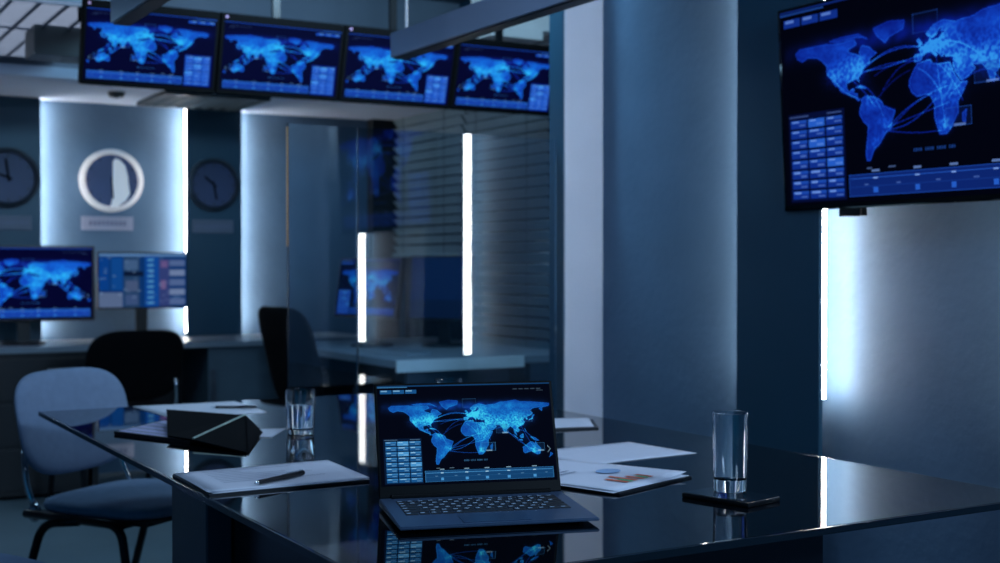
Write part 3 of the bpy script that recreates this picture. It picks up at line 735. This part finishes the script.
for i in range(7):
    x = -.21+i*.07
    MB().box(-.012, .012, -.24, .24, -.001, .001, T=Matrix.Translation((x, 0, -.018)) @ Matrix.Rotation(R(35), 4, 'Y')).build('slat', M['ventl'], vt)
sd = thing('smoke_detector', 'small dark ceiling sensor on the pale bulkhead left of the air vent', 'sensor', (1.62, 6.70, zt))
MB().cyl((0, 0, 0), (0, 0, -.025), .045, .035, 24).build('body', M['vent'], sd)
MB().cyl((0, 0, -.025), (0, 0, -.03), .012, .010, 12).build('lens', M['blackg'], sd)

# ------------------------------------------------------------------ chairs
def visitor_chair(label, loc, rz, fab, name='visitor_chair', bw=.44, bh=.31):
    """faces local +y, posts at local y=-.20"""
    o = thing(name, label, 'chair', loc, rz)
    T = Matrix.Translation((0, 0, .474)) @ Matrix.Rotation(R(90), 4, 'X')
    MB().cushion(.46, .44, .055, 4., 0, T=T).build('seat', M[fab], o, True)
    MB().box(-.20, .20, -.19, .19, .440, .455, .004).build('seat_pan', M['black'], o)
    T = Matrix.Translation((0, -.272, .688)) @ Matrix.Rotation(R(13), 4, 'X')
    MB().cushion(bw, bh, .045, 3.4, .035, T=T, p=2.6).build('backrest', M[fab], o, True)
    for s in (-1, 1):
        MB().tube([(s*.185, -.262, .62), (s*.205, -.235, .53), (s*.205, -.20, .455)], .009, rad=.03).build('back_post', M['chrome'], o, True)
        MB().sphere((s*.205, -.203, .452), .019, (1, 1, 1.5)).build('post_knob', M['chrome'], o, True)
        MB().tube([(s*.245, .21, 0), (s*.235, .13, .448), (s*.222, -.22, .452)], .0125, rad=.05).build('leg', M['tube'], o, True)
        MB().tube([(s*.245, -.29, 0), (s*.232, -.15, .43), (s*.230, -.02, .446)], .0125, rad=.05).build('leg', M['tube'], o, True)
    MB().tube([(-.23, .10, .436), (.23, .10, .436)], .009).build('cross_bar', M['tube'], o, True)
    MB().tube([(-.222, -.19, .448), (.222, -.19, .448)], .009).build('cross_bar', M['tube'], o, True)
    return o
# grey chair at the far left end of the table; faces (.58,-.81)
F = Vector((.58, -.81)); rz_ = math.atan2(-F.x, F.y)
visitor_chair('grey upholstered visitor chair at the far left corner of the table', (.852+.2*F.x, 3.90+.2*F.y, 0), rz_, 'fabric', bw=.46)
visitor_chair('black visitor chair standing before the back desk, behind the grey chair', (1.49, 6.20, 0), R(8), 'fabric_blk', bw=.47, bh=.34)
visitor_chair('slate visitor chair cut off by the bottom left corner of the picture', (.345, 2.92, 0), math.atan2(-.389, -.921), 'fabric_teal')

oc = thing('office_chair', 'black swivel office chair turned to the side desk behind the glass', 'chair', (2.29, 5.44, 0), R(-80))
T = Matrix.Translation((0, -.26, .745)) @ Matrix.Rotation(R(14), 4, 'X')
MB().cushion(.44, .46, .04, 4., .04, T=T).build('backrest', M['fabric_blk'], oc, True)
T = Matrix.Translation((0, 0, .47)) @ Matrix.Rotation(R(90), 4, 'X')
MB().cushion(.48, .46, .08, 4., 0, T=T).build('seat', M['fabric_blk'], oc, True)
MB().tube([(0, -.22, .62), (0, -.25, .42), (0, -.02, .41)], .018).build('back_bracket', M['tube'], oc, True)
MB().cyl((0, 0, .08), (0, 0, .43), .025, seg=20).build('gas_column', M['tube'], oc, 'a')
for i in range(5):
    a = 2*PI*i/5+.3; e = Vector((math.cos(a)*.28, math.sin(a)*.28, .07))
    l_ = MB().cyl((0, 0, .10), e, .022, .014, 12).build('base_spoke', M['tube'], oc, 'a')
    MB().cyl(e+Vector((0, 0, -.045))+Vector((-math.sin(a)*.02, math.cos(a)*.02, 0)), e+Vector((0, 0, -.045))-Vector((-math.sin(a)*.02, math.cos(a)*.02, 0)), .025, seg=16).build('caster', M['black'], l_, 'a')
for s in (-1, 1):
    MB().tube([(s*.20, -.08, .45), (s*.27, -.08, .47), (s*.27, -.05, .64), (s*.27, .12, .65)], .014).build('armrest', M['tube'], oc, True)

# ------------------------------------------------------------------ camera
cd = bpy.data.cameras.new('camera'); cam = bpy.data.objects.new('camera', cd); C.objects.link(cam)
cam.location = (0, 0, 1.15); cam.rotation_euler = (R(90-.72), 0, -.52747)
cd.sensor_width = 36; cd.lens = 1282*36/1000
cd.clip_start = .02
cd.dof.use_dof = True; cd.dof.focus_distance = 2.02; cd.dof.aperture_fstop = 5.0; cd.dof.aperture_blades = 0
sc.camera = cam

# ------------------------------------------------------------------ light
wd = bpy.data.worlds.new('world'); sc.world = wd; wd.use_nodes = True
bg = wd.node_tree.nodes['Background']; bg.inputs[0].default_value = lin((16, 108, 164))+(1,); bg.inputs[1].default_value = .62
def area(name, loc, rot, sx, sy, col, p):
    l = bpy.data.lights.new(name, 'AREA'); l.shape = 'RECTANGLE'; l.size = sx; l.size_y = sy; l.color = col; l.energy = p
    o = bpy.data.objects.new(name, l); C.objects.link(o); o.location = loc; o.rotation_euler = rot; return o
def aim(o, tgt): o.rotation_euler = (Vector(tgt)-Vector(o.location)).to_track_quat('-Z', 'Y').to_euler()
a = area('unseen_fill_light', (1.95, -.9, 2.4), (0, 0, 0), .8, .6, (.46, .70, 1.), 62); aim(a, (1.6, 3.2, 1.0))  # unseen fill from behind the camera, brightens column and papers
a = area('table_fill_light', (1.1, 2.3, 2.55), (0, 0, 0), .9, 1.2, (.44, .66, 1.), 12)  # added fill above the table to brighten the papers, no such fitting
a = area('rear_fill_light', (1.9, 4.1, 2.5), (0, 0, 0), 1.2, .3, (.40, .72, 1.), 28); aim(a, (2.7, 5.6, .8))  # added fill for side desk and blinds, no such fitting
a = area('rear_fill_light', (.2, 5.3, 2.0), (0, 0, 0), .8, .6, (.35, .68, 1.), 9)  # second added fill, for the left of the back zone

sc.view_settings.view_transform = 'Standard'; sc.view_settings.look = 'None'; sc.view_settings.exposure = 0; sc.view_settings.gamma = 1
sc.cycles.use_denoising = True
sc.cycles.max_bounces = 10; sc.cycles.transparent_max_bounces = 16; sc.cycles.transmission_bounces = 10
sc.cycles.sample_clamp_indirect = 8
